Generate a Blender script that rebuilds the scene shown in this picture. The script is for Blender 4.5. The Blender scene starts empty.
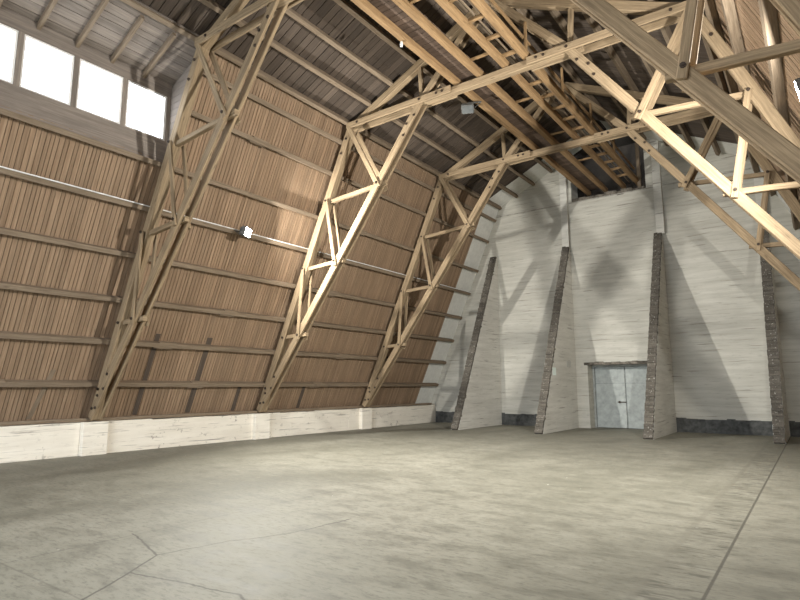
import bpy, math, random
from mathutils import Vector, Matrix
random.seed(7)
SC = bpy.context.scene
COL = SC.collection
XC = -5.975                      # centre line of the hall
YE = 22.3                        # inner face of the end wall
YF = -7.0                        # inner face of the front wall
TRUSS_Y = (6.954, 12.078, 17.201)

# ------------------------------------------------------------------ mesh builder
class MB:
    def __init__(s): s.v = []; s.f = []; s.uv = []
    def face(s, idx, uvs): s.f.append(tuple(idx)); s.uv.append(uvs)
    def poly(s, pts, uvs=None):
        b = len(s.v); s.v += [Vector(p) for p in pts]
        if uvs is None: uvs = [(p[0], p[1]) for p in pts]
        s.face(range(b, b + len(pts)), uvs)
    def bar(s, p0, p1, a, b, w, d, ch=0.0, seg=1, jit=0.0):
        """timber from p0 to p1; a, b unit section axes; w along a, d along b; ch = chamfer"""
        p0 = Vector(p0); p1 = Vector(p1); a = Vector(a).normalized(); b = Vector(b).normalized()
        L = (p1 - p0).length
        if a.cross(b).dot(p1 - p0) < 0: a = -a
        w2, d2 = w / 2, d / 2
        if ch > 0:
            sec = [(-w2 + ch, -d2), (w2 - ch, -d2), (w2, -d2 + ch), (w2, d2 - ch), (w2 - ch, d2), (-w2 + ch, d2), (-w2, d2 - ch), (-w2, -d2 + ch)]
        else:
            sec = [(-w2, -d2), (w2, -d2), (w2, d2), (-w2, d2)]
        n = len(sec); per = [0]
        for i in range(n):
            q = sec[(i + 1) % n]; per.append(per[-1] + math.hypot(q[0] - sec[i][0], q[1] - sec[i][1]))
        base = len(s.v); u0 = random.uniform(0, 40); v0 = random.uniform(0, 40)
        for k in range(seg + 1):
            t = k / seg; c = p0.lerp(p1, t)
            if jit and 0 < k < seg: c = c + a * random.uniform(-jit, jit) + b * random.uniform(-jit, jit)
            for (x, y) in sec: s.v.append(c + a * x + b * y)
        for k in range(seg):
            for i in range(n):
                j = (i + 1) % n
                s.face((base + k * n + i, base + k * n + j, base + (k + 1) * n + j, base + (k + 1) * n + i),
                       [(u0 + L * k / seg, v0 + per[i]), (u0 + L * k / seg, v0 + per[i + 1]), (u0 + L * (k + 1) / seg, v0 + per[i + 1]), (u0 + L * (k + 1) / seg, v0 + per[i])])
        s.face([base + i for i in reversed(range(n))], [(u0 + sec[i][0] * .3, v0 + sec[i][1]) for i in reversed(range(n))])
        e = base + seg * n
        s.face([e + i for i in range(n)], [(u0 + sec[i][0] * .3, v0 + sec[i][1]) for i in range(n)])
    def box(s, x0, x1, y0, y1, z0, z1, ch=0.0):
        dx, dy, dz = x1 - x0, y1 - y0, z1 - z0
        cx, cy, cz = (x0 + x1) / 2, (y0 + y1) / 2, (z0 + z1) / 2
        if dx >= dy and dx >= dz: s.bar((x0, cy, cz), (x1, cy, cz), (0, 1, 0), (0, 0, 1), dy, dz, ch)
        elif dy >= dz: s.bar((cx, y0, cz), (cx, y1, cz), (1, 0, 0), (0, 0, 1), dx, dz, ch)
        else: s.bar((cx, cy, z0), (cx, cy, z1), (1, 0, 0), (0, 1, 0), dx, dy, ch)
    def prism(s, pts, vec):
        """pts: planar polygon, extruded by vec"""
        pts = [Vector(p) for p in pts]; vec = Vector(vec); n = len(pts)
        nrm = Vector((0, 0, 0))
        for i in range(n): nrm += pts[i].cross(pts[(i + 1) % n])
        if nrm.dot(vec) < 0: pts.reverse()
        b = len(s.v); s.v += pts + [p + vec for p in pts]
        s.face([b + i for i in reversed(range(n))], [(0, 0)] * n)
        s.face([b + n + i for i in range(n)], [(0, 0)] * n)
        for i in range(n):
            j = (i + 1) % n; L = (pts[j] - pts[i]).length; h = vec.length
            s.face((b + i, b + j, b + n + j, b + n + i), [(0, 0), (L, 0), (L, h), (0, h)])
    def cyl(s, p0, p1, r, n=10, r1=None):
        p0 = Vector(p0); p1 = Vector(p1); d = (p1 - p0).normalized()
        a = d.orthogonal().normalized(); b = d.cross(a); r1 = r if r1 is None else r1
        base = len(s.v)
        for (c, rr) in ((p0, r), (p1, r1)):
            for i in range(n):
                t = 2 * math.pi * i / n; s.v.append(c + (a * math.cos(t) + b * math.sin(t)) * rr)
        L = (p1 - p0).length
        for i in range(n):
            j = (i + 1) % n
            s.face((base + i, base + j, base + n + j, base + n + i), [(0, i / n), (0, (i + 1) / n), (L, (i + 1) / n), (L, i / n)])
        s.face([base + i for i in reversed(range(n))], [(0, 0)] * n)
        s.face([base + n + i for i in range(n)], [(0, 0)] * n)

def obj(name, mb, mat, parent=None, origin=None, kind=None):
    o0 = Vector(origin) if origin is not None else Vector((0, 0, 0))
    me = bpy.data.meshes.new(name)
    me.from_pydata([tuple(v - o0) for v in mb.v], [], mb.f)
    ul = me.uv_layers.new(name='UVMap')
    k = 0
    for uvs in mb.uv:
        for uv in uvs: ul.data[k].uv = uv; k += 1
    me.materials.append(mat); me.update()
    o = bpy.data.objects.new(name, me); COL.objects.link(o)
    if parent is not None:
        o.parent = parent
        o.location = o0 - parent.location if origin is not None else -parent.location
    elif origin is not None: o.location = o0
    if kind: o['kind'] = kind
    return o
def root(name, loc, label, cat, group=None):
    o = bpy.data.objects.new(name, None); COL.objects.link(o); o.location = loc; o.empty_display_size = .2
    o['label'] = label; o['category'] = cat
    if group: o['group'] = group
    return o
def tag(o, label, cat, group=None):
    o['label'] = label; o['category'] = cat
    if group: o['group'] = group
    return o

# ------------------------------------------------------------------ materials
class NT:
    def __init__(s, name):
        s.m = bpy.data.materials.new(name); s.m.use_nodes = True
        s.t = s.m.node_tree; s.b = s.t.nodes['Principled BSDF']
        s.b.inputs['Specular IOR Level'].default_value = .25
    def n(s, typ, **kw):
        nd = s.t.nodes.new(typ)
        for k, v in kw.items(): setattr(nd, k, v)
        return nd
    def l(s, a, b): s.t.links.new(a, b)
    def val(s, x, sock):
        if isinstance(x, (int, float)): sock.default_value = x
        elif isinstance(x, tuple): sock.default_value = x
        else: s.l(x, sock)
    def math(s, op, a, b=0.0, c=0.0, clamp=False):
        nd = s.n('ShaderNodeMath', operation=op, use_clamp=clamp)
        for i, x in enumerate((a, b, c)): s.val(x, nd.inputs[i])
        return nd.outputs[0]
    def coord(s, which='Object'): return s.n('ShaderNodeTexCoord').outputs[which]
    def scale(s, c, sc, loc=(0, 0, 0)):
        m = s.n('ShaderNodeMapping'); s.l(c, m.inputs['Vector']); m.inputs['Scale'].default_value = sc; m.inputs['Location'].default_value = loc
        return m.outputs[0]
    def noise(s, c, sc, detail=4, rough=.55, dist=0.0):
        nd = s.n('ShaderNodeTexNoise'); s.l(c, nd.inputs['Vector'])
        nd.inputs['Scale'].default_value = sc; nd.inputs['Detail'].default_value = detail
        nd.inputs['Roughness'].default_value = rough; nd.inputs['Distortion'].default_value = dist
        return nd.outputs['Fac']
    def ramp(s, f, stops, interp='LINEAR'):
        r = s.n('ShaderNodeValToRGB'); r.color_ramp.interpolation = interp
        el = r.color_ramp.elements
        while len(el) < len(stops): el.new(.5)
        for e, (p, c) in zip(el, stops):
            e.position = p; e.color = (c, c, c, 1) if isinstance(c, (int, float)) else (*c, 1)
        s.l(f, r.inputs[0]); return r.outputs[0]
    def mix(s, f, a, b, mode='MIX'):
        nd = s.n('ShaderNodeMix', data_type='RGBA', blend_type=mode)
        s.val(f, nd.inputs[0])
        for x, i in ((a, 6), (b, 7)):
            if isinstance(x, tuple): nd.inputs[i].default_value = (*x, 1)
            else: s.l(x, nd.inputs[i])
        return nd.outputs[2]
    def bump(s, h, strength=.3, dist=.01, prev=None):
        nd = s.n('ShaderNodeBump'); nd.inputs['Strength'].default_value = strength; nd.inputs['Distance'].default_value = dist
        s.l(h, nd.inputs['Height'])
        if prev is not None: s.l(prev, nd.inputs['Normal'])
        return nd.outputs[0]
    def done(s, col, rough=.8, normal=None):
        s.val((*col, 1) if isinstance(col, tuple) else col, s.b.inputs['Base Color'])
        s.val(rough, s.b.inputs['Roughness'])
        if normal is not None: s.l(normal, s.b.inputs['Normal'])
        return s.m

def wood(name, dark, light, var=.35, stain=(.10, .08, .06), stain_amt=.35, grain=(1.2, 28), knots=True):
    t = NT(name); uv = t.coord('UV')
    g = t.noise(t.scale(uv, (grain[0], grain[1], 1)), 1.0, 5, .6, .4)
    g2 = t.noise(t.scale(uv, (grain[0] * 3, grain[1] * 4, 1)), 1.0, 3, .6)
    col = t.mix(t.ramp(g, [(.3, 0), (.72, 1)]), dark, light)
    col = t.mix(t.math('MULTIPLY', t.ramp(g2, [(.35, 1), (.55, 0)]), .35), col, tuple(c * .55 for c in dark))
    isl = t.n('ShaderNodeNewGeometry').outputs['Random Per Island']
    col = t.mix(1.0, col, t.ramp(isl, [(0, 1 - var), (1, 1 + var * .5)]), 'MULTIPLY')
    st = t.noise(t.scale(uv, (.7, 2.2, 1)), 1.0, 5, .65)
    col = t.mix(t.math('MULTIPLY', t.ramp(st, [(.48, 0), (.7, 1)]), stain_amt), col, stain)
    if knots:
        vo = t.n('ShaderNodeTexVoronoi'); t.l(t.scale(uv, (1.6, 7, 1)), vo.inputs['Vector']); vo.inputs['Scale'].default_value = 1.0
        col = t.mix(t.math('MULTIPLY', t.ramp(vo.outputs['Distance'], [(.05, 1), (.13, 0)]), .55), col, tuple(c * .35 for c in dark))
    return t.done(col, .82, t.bump(g, .25, .006))

def whitewash(name, base, dirt, chip, horizontal=True, chips=.0, brick=True, grime=.5, marks=.75):
    t = NT(name); oc = t.coord('Object')
    st = t.noise(t.scale(oc, (.5, .5, 7)), 1.0, 6, .65, .3)
    bl = t.noise(oc, .45, 5, .6)
    fine = t.noise(t.scale(oc, (3, 3, 14)), 1.0, 5, .7)
    col = t.mix(t.math('MULTIPLY', t.ramp(st, [(.35, 1), (.62, 0)]), grime), base, dirt)
    col = t.mix(t.math('MULTIPLY', t.ramp(bl, [(.4, 0), (.72, 1)]), .45), col, dirt)
    col = t.mix(t.math('MULTIPLY', t.ramp(fine, [(.3, 1), (.42, 0)]), marks * .5), col, tuple(c * .6 for c in dirt))
    line = t.noise(t.scale(oc, (.8, .8, 22)), 1.0, 4, .6, .2)
    col = t.mix(t.math('MULTIPLY', t.ramp(line, [(.31, 1), (.40, 0)]), marks), col, chip)
    h = t.math('ADD', t.math('MULTIPLY', fine, .6), st)
    if chips:
        c1 = t.noise(oc, 5.5, 6, .7); c2 = t.noise(oc, .8, 3, .5)
        m = t.math('MULTIPLY', t.ramp(c1, [(.60, 0), (.64, 1)]), t.ramp(c2, [(.42, 0), (.6, 1)]))
        col = t.mix(t.math('MULTIPLY', m, chips), col, chip)
        h = t.math('SUBTRACT', h, m)
    nm = t.bump(h, .35, .012)
    return t.done(col, .9, nm)

def plain(name, col, rough=.6, metal=0.0, nz=.12):
    t = NT(name); oc = t.coord('Object')
    f = t.noise(oc, 6, 5, .6)
    c = t.mix(t.ramp(f, [(.3, 0), (.7, 1)]), tuple(x * (1 - nz * 2) for x in col), tuple(min(1, x * (1 + nz)) for x in col))
    t.b.inputs['Metallic'].default_value = metal
    return t.done(c, rough)

M_TRUSS = wood('truss_timber', (.19, .135, .08), (.385, .285, .175), .22, (.11, .08, .05), .45)
M_PURLIN = wood('purlin_timber', (.155, .115, .078), (.285, .22, .155), .25, (.12, .09, .06), .4)
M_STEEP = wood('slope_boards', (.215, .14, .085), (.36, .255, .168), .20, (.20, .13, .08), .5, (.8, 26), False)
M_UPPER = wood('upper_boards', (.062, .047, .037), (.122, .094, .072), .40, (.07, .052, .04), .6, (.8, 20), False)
M_DORMER = wood('dormer_boards', (.16, .135, .115), (.30, .25, .21), .25, (.12, .10, .085), .5, (.8, 20), False)
M_WALK = wood('walkway_timber', (.19, .115, .055), (.34, .22, .11), .25, (.10, .06, .03), .45)
M_DECK = wood('deck_boards', (.07, .047, .034), (.14, .095, .068), .3, (.04, .028, .02), .5)
M_WALL = whitewash('whitewashed_wall', (.52, .50, .44), (.33, .31, .265), (.16, .145, .125), grime=.6, marks=.75)
M_FIN = whitewash('whitewashed_buttress', (.62, .60, .545), (.42, .40, .355), (.17, .155, .135), grime=.55, marks=.75)
M_LOW = whitewash('whitewashed_plinth', (.80, .75, .655), (.60, .54, .45), (.16, .13, .105), chips=.75, grime=.45)
M_PANEL = plain('plaster_panel', (.66, .655, .61), .85, 0, .05)
def brick_mat():
    t = NT('old_brick'); oc = t.coord('Object')
    isl = t.n('ShaderNodeNewGeometry').outputs['Random Per Island']
    c = t.mix(isl, (.075, .066, .054), (.125, .11, .09))
    f = t.noise(oc, 24, 4, .6)
    c = t.mix(t.math('MULTIPLY', t.ramp(f, [(.62, 0), (.68, 1)]), .8), c, (.55, .53, .48))
    return t.done(c, .95, t.bump(f, .4, .01))
M_BRICKW = brick_mat()
M_BAND = plain('tarred_band', (.075, .075, .07), .7, 0, .3)
M_BOLT = plain('dark_iron', (.05, .035, .025), .6, .3)
M_DOOR = plain('door_paint', (.37, .39, .37), .6, 0, .12)
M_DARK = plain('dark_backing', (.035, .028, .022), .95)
M_GREYM = plain('grey_enamel', (.11, .11, .105), .75)
M_WHITE = plain('white_frame_paint', (.80, .78, .76), .6, 0, .05)
M_CERAMIC = plain('white_ceramic', (.8, .8, .78), .4)
M_PAPER = plain('pale_green_paper', (.72, .80, .75), .8, 0, .04)
M_PATCH = plain('grey_plate', (.42, .41, .38), .7, 0, .06)
M_LINTEL = plain('rough_lintel', (.16, .14, .115), .95, 0, .4)

def glass_mat():
    t = NT('window_glass')
    tr = t.n('ShaderNodeBsdfTransparent'); gl = t.n('ShaderNodeBsdfGlossy'); gl.inputs['Roughness'].default_value = .05
    mx = t.n('ShaderNodeMixShader'); mx.inputs[0].default_value = .06
    t.l(tr.outputs[0], mx.inputs[1]); t.l(gl.outputs[0], mx.inputs[2])
    t.l(mx.outputs[0], t.t.nodes['Material Output'].inputs['Surface'])
    return t.m
M_GLASS = glass_mat()
def emit_mat(name, col, s):
    t = NT(name); t.b.inputs['Emission Color'].default_value = (*col, 1); t.b.inputs['Emission Strength'].default_value = s
    return t.done(col, .3)
M_LAMP = emit_mat('lit_lamp_glass', (.93, 1.0, .97), 60)
M_UNLIT = plain('unlit_lamp_glass', (.10, .105, .105), .55)

def floor_mat():
    t = NT('concrete_floor'); oc = t.coord('Object')
    sx = t.n('ShaderNodeSeparateXYZ'); t.l(oc, sx.inputs[0]); X, Y = sx.outputs[0], sx.outputs[1]
    big = t.noise(t.scale(oc, (.35, .16, 1)), 1.0, 6, .6, .6)
    mid = t.noise(t.scale(oc, (1.5, 3.2, 1)), 1.0, 8, .74, .25)
    fine = t.noise(t.scale(oc, (7, 20, 1)), 1.0, 6, .75)
    col = t.mix(t.ramp(big, [(.34, 0), (.66, 1)]), (.165, .158, .122), (.275, .263, .212))
    col = t.mix(t.math('MULTIPLY', t.ramp(mid, [(.38, 1), (.52, 0)]), .60), col, (.115, .11, .085))
    col = t.mix(t.math('MULTIPLY', t.ramp(mid, [(.56, 0), (.72, 1)]), .45), col, (.37, .36, .30))
    col = t.mix(t.math('MULTIPLY', t.ramp(fine, [(.36, 1), (.5, 0)]), .55), col, (.095, .09, .07))
    wob = t.math('MULTIPLY', t.math('SUBTRACT', t.noise(oc, 1.3, 5, .7), .5), .16)
    def line(coord, at, w, amt, col, c, wobble=.25):
        d = t.math('ABSOLUTE', t.math('ADD', t.math('SUBTRACT', coord, at), t.math('MULTIPLY', wob, wobble)))
        return t.mix(t.math('MULTIPLY', t.ramp(d, [(w * .5, 1), (w, 0)]), amt), col, c)
    dk = (.075, .068, .055)
    # rough repaired strip beside the long joint
    sm = t.math('MULTIPLY', t.ramp(t.math('ABSOLUTE', t.math('SUBTRACT', X, -1.08)), [(.19, 1), (.24, 0)]), 1.0)
    scr = t.noise(t.scale(oc, (3, 12, 1)), 1.0, 4, .6, .8)
    col = t.mix(t.math('MULTIPLY', sm, t.math('MULTIPLY', t.ramp(scr, [(.38, 1), (.48, 0)]), .65)), col, (.075, .07, .055))
    col = line(X, -.85, .018, .85, col, dk, .06)
    col = line(X, -1.30, .05, .35, col, (.15, .14, .11), .5)
    col = line(X, -6.2, .012, .35, col, dk, .2)
    col = line(X, -11.5, .012, .3, col, dk, .2)
    for y in (2.3, 7.4, 12.55, 17.7): col = line(Y, y, .013, .35, col, dk, .25)
    segs = [((-6.25, 3.56), (-5.95, 3.50)), ((-5.95, 3.50), (-5.29, 3.28)), ((-5.29, 3.28), (-5.0, 2.85)), ((-5.0, 2.85), (-4.67, 2.30)), ((-4.67, 2.3), (-4.3, 1.6)),
            ((-5.29, 3.28), (-5.15, 3.95)), ((-5.15, 3.95), (-4.87, 4.61)), ((-4.87, 4.61), (-4.75, 5.5)), ((-5.0, 2.85), (-4.5, 2.95)), ((-4.5, 2.95), (-3.78, 3.07)), ((-3.78, 3.07), (-3.2, 2.8))]
    Xw = t.math('ADD', X, wob); Yw = t.math('SUBTRACT', Y, wob)
    best = None
    for (ax, ay), (bx, by) in segs:
        L2 = (bx - ax) ** 2 + (by - ay) ** 2
        px = t.math('SUBTRACT', Xw, ax); py = t.math('SUBTRACT', Yw, ay)
        h = t.math('DIVIDE', t.math('ADD', t.math('MULTIPLY', px, bx - ax), t.math('MULTIPLY', py, by - ay)), L2, clamp=True)
        qx = t.math('SUBTRACT', px, t.math('MULTIPLY', h, bx - ax)); qy = t.math('SUBTRACT', py, t.math('MULTIPLY', h, by - ay))
        d = t.math('SQRT', t.math('ADD', t.math('MULTIPLY', qx, qx), t.math('MULTIPLY', qy, qy)))
        best = d if best is None else t.math('MINIMUM', best, d)
    col = t.mix(t.math('MULTIPLY', t.ramp(best, [(.006, 1), (.016, 0)]), .8), col, dk)
    sp = t.noise(oc, 9, 2, .5); spm = t.noise(oc, .7, 3, .5)
    m = t.math('MULTIPLY', t.ramp(sp, [(.755, 0), (.775, 1)]), t.ramp(spm, [(.5, 0), (.6, 1)]))
    col = t.mix(m, col, (.75, .73, .68))
    rough = t.ramp(mid, [(.3, .5), (.7, .72)])
    return t.done(col, rough, t.bump(t.math('ADD', mid, t.math('MULTIPLY', fine, .5)), .25, .008))
M_FLOOR = floor_mat()

# ------------------------------------------------------------------ cross-section of the hall (h = distance from centre line)
F2 = Vector((8.21, .87)); K2 = Vector((4.575, 9.21)); R2 = Vector((0, 11.41))
J2 = Vector((2.03, 9.27)); M12 = Vector((5.42, 7.10)); N12 = Vector((3.50, 7.24)); M22 = Vector((6.34, 5.14)); N22 = Vector((5.06, 5.22))
N32 = Vector((6.49, 3.14)); M32 = Vector((7.22, 3.10))
TS = (K2 - F2).normalized(); NS = Vector((TS.y, -TS.x))
TU = (R2 - K2).normalized(); NU = Vector((TU.y, -TU.x))
if NS.x < 0: NS = -NS
if NU.y < 0: NU = -NU
def steep(s, off): return F2 + TS * s + NS * off
def upper(s, off): return K2 + TU * s + NU * off
def w3(p, y, side): return Vector((XC + side * p.x, y, p.y))
def w3v(d, side): return Vector((side * d.x, 0, d.y))
def meet(off):
    a, b = steep(0, off), upper(0, off); d = b - a
    det = TS.x * -TU.y + TU.x * TS.y
    return (d.x * -TU.y + TU.x * d.y) / det
BOFF = .285                       # room-side face of the boarding
S_TOP = meet(BOFF)
def s_upper_start(off): return (steep(meet(off), off) - upper(0, off)).dot(TU)
S_LEN_U = (K2.x) / abs(TU.x)

# ------------------------------------------------------------------ boarding
DORM0, DORM1 = 1.83, 7.06         # window bay on the left slope
def boards(mb, side, which, y0, y1, wmin, wmax, smax=None, gap=.012):
    y = y0
    while y < y1 - .02:
        w = min(random.uniform(wmin, wmax), y1 - y); off = BOFF + .012 + random.uniform(-.004, .004)
        fn, T, N = (steep, TS, NS) if which == 's' else (upper, TU, NU)
        a = -.16 if which == 's' else s_upper_start(off)
        b = (S_TOP if smax is None else smax) if which == 's' else S_LEN_U + off * .48
        mb.bar(w3(fn(a, off), y + w / 2, side), w3(fn(b, off), y + w / 2, side), (0, 1, 0), w3v(N, side), w - gap, .024)
        y += w
S_DORM = None
for i in range(1000):             # where the steep slope reaches the dormer front
    if steep(i * .01, BOFF).x < 11.9 - abs(XC): S_DORM = i * .01; break
def sheet(mb, side, which, y0, y1, smin=None, smax=None, off=.34, th=.05):
    fn, T, N = (steep, TS, NS) if which == 's' else (upper, TU, NU)
    a = (-.3 if which == 's' else s_upper_start(off) - .02) if smin is None else smin
    b = (meet(off) + .02 if which == 's' else S_LEN_U + off * .5) if smax is None else smax
    p = [w3(fn(a, off), y0, side), w3(fn(b, off), y0, side), w3(fn(b, off + th), y0, side), w3(fn(a, off + th), y0, side)]
    mb.prism(p, (0, y1 - y0, 0))
YB = 21.05                        # boarding stops short of the end wall

mb = MB(); boards(mb, -1, 's', DORM1, YB, .075, .12); boards(mb, -1, 's', YF, DORM0, .075, .12); boards(mb, -1, 's', DORM0, DORM1, .075, .12, S_DORM)
wall_left = obj('wall_left', mb, M_STEEP, kind='structure')
mb = MB(); sheet(mb, -1, 's', DORM1, YE + .3); sheet(mb, -1, 's', YF, DORM0); sheet(mb, -1, 's', DORM0, DORM1, None, S_DORM)
obj('sheathing_light_block', mb, M_DARK, wall_left)
mb = MB(); boards(mb, 1, 's', YF, YB, .075, .12)
wall_right = obj('wall_right', mb, M_STEEP, kind='structure')
mb = MB(); sheet(mb, 1, 's', YF, YE + .3)
obj('sheathing_light_block', mb, M_DARK, wall_right)
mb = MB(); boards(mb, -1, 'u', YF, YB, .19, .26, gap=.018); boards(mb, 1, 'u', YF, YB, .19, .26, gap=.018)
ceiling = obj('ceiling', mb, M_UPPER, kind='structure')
mb = MB(); sheet(mb, -1, 'u', YF, YE + .3); sheet(mb, 1, 'u', YF, YE + .3)
obj('sheathing_light_block', mb, M_DARK, ceiling)
# smooth pale panels that close the slope between the boarding and the end wall
def panel(mb, side, which):
    fn, N = (steep, NS) if which == 's' else (upper, NU)
    a = -.16 if which == 's' else s_upper_start(BOFF); b = S_TOP if which == 's' else S_LEN_U
    p = [w3(fn(a, BOFF + .004), YB + .004, side), w3(fn(b, BOFF + .004), YB + .004, side), w3(fn(b, BOFF + .03), YB + .004, side), w3(fn(a, BOFF + .03), YB + .004, side)]
    mb.prism(p, (0, YE - YB - .004, 0))
for side, par in ((-1, wall_left), (1, wall_right)):
    mb = MB(); panel(mb, side, 's'); obj('plaster_panel', mb, M_PANEL, par)
mb = MB(); panel(mb, -1, 'u'); panel(mb, 1, 'u'); obj('plaster_panel', mb, M_PANEL, ceiling)

# narrow upright boards, mostly darker, over the boarding near the foot of the slope
for ya, yb, s0, s1, w_ in ((8.1, 8.1, -.1, 2.15, .13), (9.65, 9.65, -.1, 2.15, .16), (11.2, 11.2, -.1, .72, .12), (5.62, 5.86, -.1, 1.1, .10), (13.9, 13.9, -.1, .75, .14)):
    mb = MB(); mb.bar(w3(steep(s0, BOFF - .004), ya, -1), w3(steep(s1, BOFF - .004), yb, -1), (0, 1, 0), w3v(NS, -1), w_, .02, .003)
    obj('narrow_board', mb, M_UPPER if ya == yb else M_PURLIN, wall_left)
# low masonry walls that carry the slopes (a rough top edge)
def low_wall(side, par):
    mb = MB(); y = YF
    while y < YE - .01:
        l = min(random.uniform(.35, .7), YE - y); top = .765 + random.uniform(-.012, .008)
        pin = 8.26 + random.uniform(-.004, .004)
        a, b = sorted((XC + side * pin, XC + side * 8.85)); mb.box(a, b, y, y + l, 0, top, 0)
        y += l
    for ty in TRUSS_Y:
        a, b = sorted((XC + side * 8.12, XC + side * 8.3)); mb.box(a, b, ty - .30, ty + .30, 0, .775, .012)
    obj('masonry_base', mb, M_LOW, par)
low_wall(-1, wall_left); low_wall(1, wall_right)

# floor
mb = MB(); mb.box(XC - 9, XC + 9, YF - 25, YE + 2.2, -.3, 0)
obj('floor', mb, M_FLOOR, kind='structure')

# ------------------------------------------------------------------ end wall
def roof_z(x, off=BOFF + .01):
    h = abs(x - XC); zs = steep(0, off); zu = upper(0, off)
    a = zs.y + (zs.x - h) * TS.y / -TS.x
    b = zu.y + (zu.x - h) * TU.y / -TU.x
    return min(a, b)
kx = steep(meet(BOFF + .01), BOFF + .01).x
DOOR = (-7.20, -4.76); OPEN = (-7.50, -4.62)
def wall_prisms(mb, y0, y1, cuts):
    """cuts: (xa, xb, z_from, z_to) openings"""
    hw = 8.72
    xs = sorted(set([XC - hw, XC - kx, XC, XC + kx, XC + hw] + [c for q in cuts for c in q[:2]]))
    for xa, xb in zip(xs, xs[1:]):
        xm = (xa + xb) / 2
        ivs = [[0, None]]
        for c in cuts:
            if c[0] <= xm <= c[1]:
                new = []
                for lo, hi in ivs:
                    if lo < c[2]: new.append([lo, c[2]])
                    if c[3] is not None: new.append([c[3], hi])
                ivs = new
        for lo, hi in ivs:
            ta = roof_z(xa) if hi is None else hi; tb = roof_z(xb) if hi is None else hi
            if max(ta, tb) <= lo: continue
            mb.prism([(xa, y0, lo), (xb, y0, lo), (xb, y0, max(lo, tb)), (xa, y0, max(lo, ta))], (0, y1 - y0, 0))
mb = MB(); wall_prisms(mb, YE, YE + .8, [(DOOR[0], DOOR[1], 0, 2.42)][:0] + [(DOOR[0], DOOR[1], -1, 2.42), (OPEN[0], OPEN[1], 9.08, None)])
wall_back = obj('wall_back', mb, M_WALL, kind='structure')
# thin horizontal ledges of the day joints
mb = MB()
for xa, xb in ((-10.9, -7.93), (-7.64, -4.33), (-4.05, -1.2)):
    mb.box(xa, xb, YE - .022, YE + .01, 9.02, 9.07, .006)
obj('ledge', mb, plain('grey_mortar', (.36, .34, .30), .95, 0, .2), wall_back)
mb = MB()
x = OPEN[0] + .02
while x < OPEN[1] - .05:
    w = random.uniform(.12, .3); 
    mb.box(x, min(x + w, OPEN[1]), YE - .04, YE + .3, 9.06, 9.12 + random.uniform(0, .10), .01); x += w + .002
obj('rough_sill', mb, M_LINTEL, wall_back)
mb = MB(); mb.box(-5.70, -5.45, YE - .012, YE + .02, 9.0, 9.12, 0); obj('notch_shade', mb, M_DARK, wall_back)  # dark block on the wall face, painted shade in place of a hole
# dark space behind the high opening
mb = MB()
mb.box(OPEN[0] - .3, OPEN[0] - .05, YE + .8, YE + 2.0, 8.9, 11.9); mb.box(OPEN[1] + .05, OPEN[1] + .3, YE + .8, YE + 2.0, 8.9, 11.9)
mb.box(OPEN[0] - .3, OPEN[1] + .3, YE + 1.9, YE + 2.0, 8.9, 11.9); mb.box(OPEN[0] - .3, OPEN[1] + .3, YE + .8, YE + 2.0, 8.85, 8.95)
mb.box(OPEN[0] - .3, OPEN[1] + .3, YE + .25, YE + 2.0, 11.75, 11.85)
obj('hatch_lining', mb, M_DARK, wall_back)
mb = MB(); mb.box(-4.93, -4.80, YE + .05, YE + .18, 9.12, 11.0, .01); obj('hatch_post', mb, M_PURLIN, wall_back)

# pilasters above the buttresses
def pilaster(n, xa, xb, z0):
    mb = MB(); y0 = YE - .14
    mb.prism([(xa, y0, z0), (xb, y0, z0), (xb, y0, roof_z(xb) - .02), (xa, y0, roof_z(xa) - .02)], (0, .14, 0))
    obj('trim_%d' % n, mb, M_FIN, kind='structure')
pilaster(1, -7.93, -7.65, 7.18); pilaster(2, -4.34, -4.06, 7.18); pilaster(3, -1.14, -.86, 7.18)

# dark tarred band at the foot of the wall, one length per bay
band = MB()
for xa, xb in ((XC - 8.24, -11.21), (-10.91, -7.94), (-4.15, -1.15), (-.85, 2.24)):
    x = xa
    while x < xb - .001:
        w = min(random.uniform(.12, .3), xb - x); band.box(x, x + w, YE - .035, YE, 0, .47 + random.uniform(-.02, .03), 0); x += w
obj('baseboard_back', band, M_BAND, kind='structure')

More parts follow.
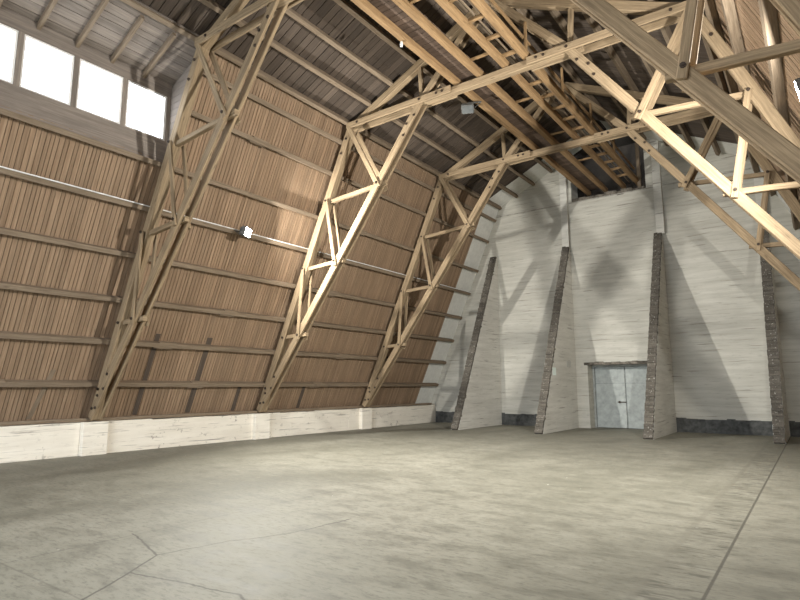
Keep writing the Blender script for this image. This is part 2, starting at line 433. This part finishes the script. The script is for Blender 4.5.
# ------------------------------------------------------------------ buttresses
def buttress(xa, xb, yf, label):
    r = root('buttress', ((xa + xb) / 2, (yf + YE) / 2, 0), label, 'buttress', 'buttresses on the end wall')
    mb = MB(); ys = yf + .10; top = 7.2; yt = YE - .06
    mb.prism([(xa, YE, 0), (xa, ys, 0), (xa, yt, top), (xa, YE, top)], (xb - xa, 0, 0))
    obj('rendered_body', mb, M_FIN, r)
    mb = MB(); p0 = Vector((0, ys, 0)); p1 = Vector((0, yt, top)); d = (p1 - p0).normalized(); n = Vector((0, -d.z, d.y))
    if n.y > 0: n = -n
    L = (p1 - p0).length; s = 0.0; k = 0
    while s < L - .03:
        c = min(random.uniform(.07, .082), L - s); dep = .09 + random.uniform(-.014, .012)
        z = s + c / 2; base = p0 + d * z
        lo = base + n * -.02; hi = base + n * dep
        if lo.z - .05 < 0 and hi.z - .05 < 0: pass
        ja, jb = random.uniform(-.004, .012), random.uniform(-.004, .012)
        if k % 2 == 0: cuts = [xa + ja, xb - jb]
        else: cuts = [xa + ja, (xa + xb) / 2 + random.uniform(-.01, .01), xb - jb]
        for q0, q1 in zip(cuts, cuts[1:]):
            dd = dep + random.uniform(-.008, .008)
            a0 = base + n * -.02; a1 = base + n * dd
            if min(a0.z, a1.z) - c < 0: a1 = a1 + Vector((0, 0, max(0, .045 - a1.z)))
            mb.bar(Vector((q0 + .003, a0.y, a0.z)), Vector((q1 - .003, a0.y, a0.z)), (0, d.y, d.z), (0, n.y, n.z), c - .004, .04)
            m0 = base + n * (dd / 2)
            if m0.z < .05: m0.z = .05
            mb.bar(Vector((q0 + .003, m0.y, m0.z)), Vector((q1 - .003, m0.y, m0.z)), (0, d.y, d.z), (0, n.y, n.z), c - .004, dd)
        s += c; k += 1
    obj('brick_edge', mb, M_BRICKW, r)
    return r
buttress(-11.21, -10.92, 18.55, 'tapering white buttress on the end wall, leftmost, nearest the timber slope')
fb = buttress(-7.94, -7.65, 18.6, 'tapering white buttress just left of the grey double door, with a pale paper on it')
buttress(-4.44, -4.16, 18.6, 'tapering white buttress just right of the grey double door')
buttress(-1.15, -.86, 19.3, 'tapering buttress at the right edge of the photo, its right side in shade')
mb = MB(); mb.box(-7.649, -7.644, 19.78, 20.12, 1.99, 2.27); tag(obj('paper_notice', mb, M_PAPER, origin=(-7.647, 19.95, 1.99)), 'small pale green paper stuck on the buttress left of the door', 'paper')
mb = MB(); mb.box(-7.65, -7.635, 21.3, 21.7, 2.32, 2.54, .003); tag(obj('cover_plate', mb, M_PATCH, origin=(-7.645, 21.5, 2.32)), 'small grey square plate on the white buttress left of the door', 'plate')

# ------------------------------------------------------------------ door in the end wall
DY = YE + .62
mb = MB(); mb.box(DOOR[0], DOOR[0] + .07, DY - .05, DY + .07, 0, 2.42, .005); mb.box(DOOR[1] - .07, DOOR[1], DY - .05, DY + .07, 0, 2.42, .005); mb.box(DOOR[0] + .07, DOOR[1] - .07, DY - .05, DY + .07, 2.35, 2.42, .005)
door = obj('door_1', mb, plain('door_frame', (.34, .35, .33), .7), kind='structure')
xm = -5.985
mb = MB(); mb.box(DOOR[0] - .1, DOOR[1] + .1, YE + .82, YE + .88, 0, 2.6); obj('sheathing_light_block', mb, M_DARK, door)  # dark sheet added behind the leaves to stop light leaking round the door
for xa, xb in ((DOOR[0] + .075, xm - .008), (xm + .008, DOOR[1] - .075)):
    mb = MB(); mb.box(xa, xb, DY, DY + .05, .015, 2.34, .006)
    leaf = obj('door_leaf', mb, M_DOOR, door)
    mb = MB(); mb.box(xa + .02, xb - .02, DY - .006, DY, 1.70, 1.72); mb.box(xa + .01, xa + .03, DY - .006, DY, .03, 2.32)
    obj('seam', mb, plain('seam_grey', (.25, .265, .255), .6), leaf)
    if xb < xm + .001:
        mb = MB(); mb.box(xb - .30, xb + .02, DY - .04, DY - .012, .97, 1.01, .004); mb.box(xb - .26, xb - .20, DY - .03, DY, .95, 1.03, .004)
        obj('latch', mb, M_BOLT, leaf)
mb = MB(); x = DOOR[0] - .12
while x < DOOR[1] + .1:
    w = random.uniform(.15, .35); mb.box(x, min(x + w, DOOR[1] + .12), YE - .05 - random.uniform(0, .02), YE + .3, 2.42 - random.uniform(0, .02), 2.50 + random.uniform(0, .035), .008); x += w
obj('lintel', mb, M_LINTEL, door)

# ------------------------------------------------------------------ unseen front wall behind the camera, wide opening added as daylight source
mb = MB(); wall_prisms(mb, YF - .4, YF, [(XC - 6.0, XC + 6.0, -1, 7.4)])
obj('wall_front', mb, M_WALL, kind='structure')

# ------------------------------------------------------------------ roof trusses
BOLT = None
def bolt_mesh():
    mb = MB(); mb.cyl((0, .01, 0), (0, -.012, 0), .036, 8); mb.cyl((0, -.012, 0), (0, -.030, 0), .017, 6)
    me = obj('bolt', mb, M_BOLT); d = me.data; bpy.data.objects.remove(me); return d
BOLT = bolt_mesh()
YV = (0, 1, 0)
def perp(a, b, side):
    d = (b - a).normalized(); n = Vector((d.y, -d.x)); return w3v(n, side)
def plank(mb, a, b, side, ycen, yw, dep, y, e0=0, e1=0, ch=.012, seg=4):
    d = (b - a).normalized(); a = a - d * e0; b = b + d * e1
    mb.bar(w3(a, y + ycen, side), w3(b, y + ycen, side), YV, perp(a, b, side), yw, dep, ch, seg, .004)
def truss(y, label):
    r = root('roof_truss', (XC, y, .8), label, 'truss', 'timber roof trusses')
    for side in (-1, 1):
        mb = MB(); plank(mb, F2, K2, side, 0, .22, .22, y, 0, .08); obj('outer_chord', mb, M_TRUSS, r)
        mb = MB()
        for q in (-.105, .105): plank(mb, F2, J2, side, q, .07, .20, y, 0, .10)
        obj('inner_chord', mb, M_TRUSS, r)
        mb = MB(); plank(mb, K2, R2, side, 0, .18, .22, y, .02, -.02); obj('upper_chord', mb, M_TRUSS, r)
        mb = MB()
        for q in (-.09, .09): plank(mb, J2, Vector((0.03, 11.42)), side, q, .055, .20, y, -.02, -.25)
        obj('ridge_strut', mb, M_TRUSS, r)
        for (p, q_, e0, e1, w) in ((K2, N12, .03, .15, .145), (M12, N22, .02, .15, .12), (M22, N32, .02, .14, .115)):
            for q in (-.175, .175):
                mb = MB(); plank(mb, p, q_, side, q, .05, w, y, e0, e1); obj('diagonal_web', mb, M_TRUSS, r)
        for (p, q_) in ((M12, N12), (M22, N22), (M32, N32)):
            mb = MB(); plank(mb, p, q_, side, 0, .11, .115, y, .0, .22); obj('strut', mb, M_TRUSS, r)
        mb = MB(); plank(mb, J2 + Vector((.03, .1)), Vector((2.12, 10.36)), side, 0, .10, .12, y); obj('hanger', mb, M_TRUSS, r)
        for q in (-.175, .175):
            mb = MB(); plank(mb, Vector((K2.x + .05, 9.24)), Vector((1.06, 9.27)), side, q, .055, .19, y); obj('collar_plank', mb, M_TRUSS, r)
        # bolts on the face towards the open end
        di = (J2 - F2).normalized(); do = TS; ni = Vector((di.y, -di.x))
        spots = [(J2 - di * a + ni * b, -.145) for a, b in ((.42, -.05), (.72, .04), (1.02, -.05))]
        spots += [(J2 + Vector((-.55, 0)), -.207), (J2 + Vector((.0, .0)), -.207), (K2 + Vector((-.35, .04)), -.207), (Vector((1.3, 9.27)), -.207)]
        spots += [(N12, -.207), (N22, -.207), (N32, -.207), (K2 - do * .35, -.13), (K2 - do * .8, -.13), (M12, -.207), (M22, -.207), (M32, -.13)]
        spots += [(F2 + di * a + ni * b, -.145) for a, b in ((.35, -.06), (.62, .06), (.9, -.05), (1.25, .05))]
        spots += [(F2 + do * a, -.145) for a in (.25, .75)]
        for p, dy in spots:
            b = bpy.data.objects.new('bolt', BOLT); COL.objects.link(b); b.parent = r
            b.location = w3(p, y + dy, side) - r.location
    mb = MB(); mb.bar((XC - 2.35, y, 9.27), (XC + 2.35, y, 9.27), YV, (0, 0, 1), .18, .20, .012, 6, .004)
    obj('collar_beam', mb, M_TRUSS, r)
    return r
truss(TRUSS_Y[0], 'timber roof truss nearest the camera, its left foot beside the row of high windows')
truss(TRUSS_Y[1], 'middle timber roof truss, its pale collar crossing the top centre of the photo')
truss(TRUSS_Y[2], 'timber roof truss farthest from the camera, next to the white end wall')

# ------------------------------------------------------------------ purlins along the slopes
ORD = ['lowest', 'second', 'third', 'fourth', 'fifth', 'sixth', 'seventh', 'eighth', 'topmost']
S_POS = [.80, 1.89, 2.95, 4.05, 5.20, 6.27, 7.65, 8.62]
U_POS = [.0, .88, 1.75, 2.65, 3.55, 4.5]
def purlin(side, which, s, y0, y1, label, group, w=.115, d=.165):
    fn, T, N = (steep, TS, NS) if which == 's' else (upper, TU, NU)
    c = fn(s, .1125 + d / 2)
    mb = MB(); mb.bar(w3(c, y0, side), w3(c, y1, side), w3v(T, side), w3v(N, side), w, d, .008, 14, .006)
    o = obj('purlin', mb, M_PURLIN, origin=w3(c, (y0 + y1) / 2, side))
    tag(o, label, 'beam', group)
    return o
for side, sn in ((-1, 'left'), (1, 'right')):
    for i, s in enumerate(S_POS):
        y0 = DORM1 - .0 if (side < 0 and s > 6.5) else YF + .01
        po = purlin(side, 's', s, y0 if y0 > 0 else YF + .01, YE - .16,
               'timber purlin on the steep %s slope, %s' % (sn, ['lowest, just above the low white wall', 'second up from the low white wall', 'third up from the low white wall', 'fourth up from the low white wall', 'fifth up, carrying the floodlight', 'sixth up, above the floodlight', 'second below the knee of the trusses', 'directly below the knee of the trusses'][i]),
               'purlins on the steep %s slope' % sn)
        for (sy, l) in ([(9.6, .5), (14.3, .45), (4.6, .5)], [(8.3, .5), (15.1, .5)], [(9.9, .45), (4.0, .5)], [(13.6, .5)], [], [(14.0, .5)], [(9.2, .5)], [])[i]:
            q = steep(s, .1125 + .06); mb = MB()
            for e in (-1, 1): 
                qq = q + TS * e * .0725
                mb.bar(w3(qq, sy - l / 2 + .05 * e, side), w3(qq, sy + l / 2 + .05 * e, side), w3v(TS, side), w3v(NS, side), .03, .11, .004)
            obj('splice_plate', mb, M_PURLIN, po, origin=w3(q, sy, side))
    for i, s in enumerate(U_POS):
        purlin(side, 'u', s, YF + .01, YE - .16, 'timber purlin on the upper %s roof slope, %s' % (sn, ['lowest, at the knee of the trusses', 'second up from the knee', 'third up from the knee', 'fourth up from the knee', 'fifth up from the knee', 'topmost, nearest the ridge'][i]),
               'purlins on the upper %s slope' % sn)
    # timber sill plate lying on the low wall
    mb = MB(); a = XC + side * 8.34; 
    mb.bar((a, YF + .01, .82), (a, YE - .3, .82), (1, 0, 0), (0, 0, 1), .13, .085, .01, 20, .006)
    tag(obj('sill_plate', mb, M_PURLIN, origin=(a, 8, .78)), 'weathered timber sill plate on top of the low white %s wall' % sn, 'beam')

# ------------------------------------------------------------------ window band on the left slope (dormer)
hX = abs(-12.0 - XC)
zs = steep(S_DORM, BOFF).y
wx0, wx1 = -12.02, -11.90
SILL, HEAD = 7.32, 8.44
def droof(x, off=0.0): return 9.30 + (x + 10.72) * .49 + off
mb = MB()
mb.box(wx0, wx1, DORM0, DORM1, zs - .12, SILL, 0); mb.box(wx0, wx1, DORM0, DORM1, HEAD, droof(-11.9) + .04, 0)
WIN = [(5.99, 6.95), (4.95, 5.89), (3.91, 4.85), (2.88, 3.81), (1.90, 2.78)]
ys = [DORM1] + [c for w in WIN for c in (w[1], w[0])] + [DORM0]
for a, b in zip(ys[0::2], ys[1::2]): mb.box(wx0, wx1, b, a, SILL, HEAD, 0)
trim4 = obj('trim_4', mb, M_DORMER, kind='structure')
mb = MB(); z = HEAD
x = -12.02                        # dormer soffit boards run along the hall
while x < -10.62:
    w = random.uniform(.13, .2); x1 = min(x + w, -10.55)
    d = Vector((1, 0, .49)).normalized(); n = Vector((-d.z, 0, d.x))
    p = Vector((x, 0, droof(x))); L = (x1 - x) / d.x
    c = p + d * L / 2
    mb.bar((c.x, DORM0, c.z + .05), (c.x, DORM1 + .02, c.z + .05), d, n, L - .012, .024)
    x = x1
obj('soffit_boards', mb, M_DORMER, trim4)
mb = MB(); mb.prism([(-12.3, DORM0 - .1, droof(-12.3) + .09), (-10.85, DORM0 - .1, droof(-10.85) + .09), (-10.85, DORM0 - .1, droof(-10.85) + .15), (-12.3, DORM0 - .1, droof(-12.3) + .15)], (0, DORM1 - DORM0 + .2, 0))
obj('sheathing_light_block', mb, M_DARK, trim4)
for k in range(7):                # short rafters
    y = 6.34 - .735 * k
    mb = MB(); mb.bar((-11.97, y, droof(-11.97) - .02), (-10.74, y, droof(-10.74) - .02), (0, 1, 0), (-.44, 0, .9), .075, .12, .008)
    obj('rafter', mb, M_PURLIN, trim4)
for yc in (DORM0, DORM1):         # boarded cheeks
    mb = MB(); z = zs
    while z < 9.2:
        z1 = z + .16
        # slope x at z (board plane) and the dormer front
        def sx(zz):
            p = steep(0, BOFF); return XC - (p.x + (zz - p.y) * TS.x / TS.y)
        x0a = max(-11.95, (z - 9.30) / .49 - 10.72) ; x0b = max(-11.95, (z1 - 9.30) / .49 - 10.72)
        if sx(z) + .06 > x0a + .02:
            mb.prism([(x0a, yc - .015, z), (sx(z) + .06, yc - .015, z), (max(sx(z1) + .06, x0b), yc - .015, z1 - .008), (x0b, yc - .015, z1 - .008)], (0, .03, 0))
        z = z1
    obj('cheek_boards', mb, M_DORMER, trim4)
    mb = MB(); mb.prism([(-12.2, yc + .02 if yc > 4 else yc - .06, zs - .1), (-11.87, yc + .02 if yc > 4 else yc - .06, zs - .1), (-10.87, yc + .02 if yc > 4 else yc - .06, 9.3), (-12.2, yc + .02 if yc > 4 else yc - .06, 8.9)], (0, .04, 0))
    obj('sheathing_light_block', mb, M_DARK, trim4)
for i, (a, b) in enumerate(WIN):
    mb = MB(); fx0, fx1 = -11.99, -11.92
    t_ = .045
    mb.box(fx0, fx1, a, b, SILL, SILL + t_, .004); mb.box(fx0, fx1, a, b, HEAD - t_, HEAD, .004)
    mb.box(fx0, fx1, a, a + t_, SILL + t_, HEAD - t_, .004); mb.box(fx0, fx1, b - t_, b, SILL + t_, HEAD - t_, .004)
    mb.box(fx0 + .02, fx1 - .02, b - t_ - .05, b - t_ - .025, SILL + t_, HEAD - t_, .003)
    wn = obj('window_%d' % (i + 1), mb, M_WHITE, kind='structure')
    mb = MB(); mb.box(-11.965, -11.960, a + t_, b - t_, SILL + t_, HEAD - t_); obj('pane', mb, M_GLASS, wn)

# ------------------------------------------------------------------ walkway carried on the collars below the ridge
wk = root('overhead_walkway', (XC, 10, 9.385), 'long timber walkway of four parallel beams resting on the truss collars under the ridge', 'walkway')
BX = [(-7.01, -6.84), (-6.33, -6.16), (-5.62, -5.45), (-5.05, -4.88)]
for a, b in BX:
    mb = MB(); mb.bar(((a + b) / 2, YF + .05, 9.465), ((a + b) / 2, YE + .5, 9.465), (1, 0, 0), (0, 0, 1), b - a, .16, .02, 16, .006)
    obj('beam', mb, M_WALK, wk)
mb = MB(); 
for xa, xb in ((-7.0, -6.17),):
    y = YF + .1
    while y < YE + .3:
        w = random.uniform(.16, .24); mb.box(xa + random.uniform(0, .02), xb - random.uniform(0, .02), y, y + w - .012, 9.547, 9.575); y += w
obj('deck_boards', mb, M_DECK, wk)
y = 1.0
while y < YE:
    mb = MB(); mb.box(-5.45, -5.05, y, y + .09, 9.46, 9.53, .006); obj('crosspiece', mb, M_WALK, wk)
    y += .82
for y in (3.6, 6.2, 8.8, 11.4, 14.0, 16.6, 19.2):
    mb = MB(); mb.box(-6.16, -5.62, y, y + .08, 9.50, 9.545, .006); obj('crosspiece', mb, M_WALK, wk)
for x in (-5.30, -5.17):
    mb = MB(); mb.box(x, x + .035, YF + .1, YE + .4, 9.535, 9.565); obj('rail', mb, M_PURLIN, wk)
for y in (2.1, 4.55, 7.0, 9.45, 11.9, 14.35, 16.8, 19.25):
    mb = MB(); mb.box(-4.95, -4.89, y - .03, y + .03, 9.54, 10.28, .006); obj('handrail_post', mb, M_WALK, wk)
mb = MB(); mb.box(-5.0, -4.95, YF + .1, YE - .1, 9.86, 9.93, .006); obj('handrail', mb, M_WALK, wk)
mb = MB(); mb.bar((XC, YF, 11.36), (XC, YE + .3, 11.36), (1, 0, 0), (0, 0, 1), .16, .22, .01, 8, .004)
tag(obj('ridge_beam', mb, M_PURLIN, origin=(XC, 8, 11.25)), 'dark timber ridge beam at the very top of the roof', 'beam')

# ------------------------------------------------------------------ lamps
c = steep(5.275, .098)
mb = MB(); 
for k in range(30):
    ya = YF + .05 + (YE - .25 - YF) * k / 30; yb = YF + .05 + (YE - .25 - YF) * (k + 1) / 30
    mb.cyl(w3(c, ya, -1), w3(c, yb, -1), .014, 6)
tag(obj('electric_cable', mb, M_CERAMIC, origin=w3(c, 8, -1)), 'thin pale electric cable run along the fifth purlin of the left slope', 'cable')
def floodlight(pos, aim, label, lit, mount, group=None):
    r = root('floodlight', pos, label, 'lamp', group)
    p = Vector(pos); d = Vector(aim).normalized(); x = d.cross(Vector((0, 0, 1))).normalized(); z = x.cross(d)
    mb = MB(); mb.bar(p - d * .13, p - d * .02, x, z, .34, .26, .03); 
    for k in range(6):
        q = p - d * .16 + x * (-.125 + .05 * k); mb.bar(q - z * .10, q + z * .10, x, d, .012, .06)
    obj('housing', mb, M_GREYM, r)
    mb = MB(); mb.bar(p - d * .019, p - d * .008, x, z, .29, .21, .01); obj('lamp_glass', mb, M_LAMP if lit else M_UNLIT, r)
    mb = MB()
    for sgn in (-1, 1): mb.bar(p - d * .08 + x * .185 * sgn, Vector(mount) + x * .185 * sgn, x, d, .012, .045)
    mb.bar(Vector(mount) - x * .19, Vector(mount) + x * .19, d, z, .05, .014)
    obj('bracket', mb, M_GREYM, r)
    return r, p, d
mL = w3(steep(5.20, .085), 9.41, -1)
rL, pL, dL = floodlight((-11.80, 9.41, 5.63), (.88, .40, -.25), 'lit floodlight mounted on the left timber slope, shining white', True, mL, 'lit floodlights on the slopes')
mR = w3(steep(5.20, .085), 9.2, 1)
rR, pR, dR = floodlight((.13, 9.2, 5.63), (-.97, .06, -.16), 'lit floodlight mounted on the right slope at the right edge of the photo', True, mR, 'lit floodlights on the slopes')
floodlight((-7.14, 13.0, 9.16), (.2, -.45, -.8), 'small unlit grey floodlight hanging below the walkway behind the middle collar', False, (-6.95, 13.05, 9.345))
mb = MB(); mb.cyl((-6.98, 9.66, 9.385), (-6.98, 9.66, 9.33), .025, 10); mb.cyl((-6.98, 9.66, 9.33), (-6.98, 9.66, 9.27), .038, 10, .03)
tag(obj('insulator', mb, M_CERAMIC, origin=(-6.98, 9.66, 9.385)), 'tiny white ceramic insulator on the underside of the leftmost walkway beam', 'insulator')

def lamp(name, pos, d, watts, size, col, par):
    l = bpy.data.lights.new(name, 'AREA'); l.shape = 'SQUARE'; l.size = size; l.energy = watts; l.color = col
    o = bpy.data.objects.new(name, l); COL.objects.link(o); o.parent = par
    o.location = Vector(pos) + d * .03 - par.location
    o.rotation_euler = d.to_track_quat('-Z', 'Y').to_euler()
    return o
LW = 1150
lamp('lamp_light', pL, dL, LW, .22, (1.0, .985, .93), rL)
lamp('lamp_light', pR, dR, LW, .22, (1.0, .985, .93), rR)

# ------------------------------------------------------------------ daylight
w = bpy.data.worlds.new('sky'); SC.world = w; w.use_nodes = True
bg = w.node_tree.nodes['Background']; bg.inputs[0].default_value = (.86, .93, 1.0, 1); bg.inputs[1].default_value = 9.0
def portal(loc, rot, sx, sy):
    l = bpy.data.lights.new('sky_portal', 'AREA'); l.shape = 'RECTANGLE'; l.size = sx; l.size_y = sy
    l.cycles.is_portal = True
    o = bpy.data.objects.new('sky_portal', l); COL.objects.link(o); o.location = loc; o.rotation_euler = rot
portal((XC, YF - .45, 3.8), (math.radians(90), 0, 0), 12, 7.6)
portal((-12.2, 4.45, 7.93), (0, math.radians(-90), 0), 1.2, 5.2)

# ------------------------------------------------------------------ camera
cam = bpy.data.cameras.new('camera'); cam.sensor_width = 36; cam.lens = 567.08 / 800 * 36; cam.clip_start = .05
co = bpy.data.objects.new('camera', cam); COL.objects.link(co); SC.camera = co
pitch, yaw, roll = math.radians(8.6736), math.radians(36.0632), math.radians(-.1166)
fw = Vector((-math.sin(yaw), math.cos(yaw), 0)); rt = Vector((math.cos(yaw), math.sin(yaw), 0)); up = Vector((0, 0, 1))
f2 = fw * math.cos(pitch) + up * math.sin(pitch); u2 = up * math.cos(pitch) - fw * math.sin(pitch)
r3 = rt * math.cos(roll) + u2 * math.sin(roll); u3 = u2 * math.cos(roll) - rt * math.sin(roll)
m = Matrix((r3, u3, -f2)).transposed().to_4x4(); m.translation = (0, 0, 1.6)
co.matrix_world = m

SC.view_settings.view_transform = 'Standard'; SC.view_settings.look = 'None'
SC.view_settings.exposure = 0.32; SC.view_settings.gamma = 1.0; SC.view_settings.use_curve_mapping = False
SC.cycles.max_bounces = 8; SC.cycles.diffuse_bounces = 6
SC.cycles.use_denoising = True
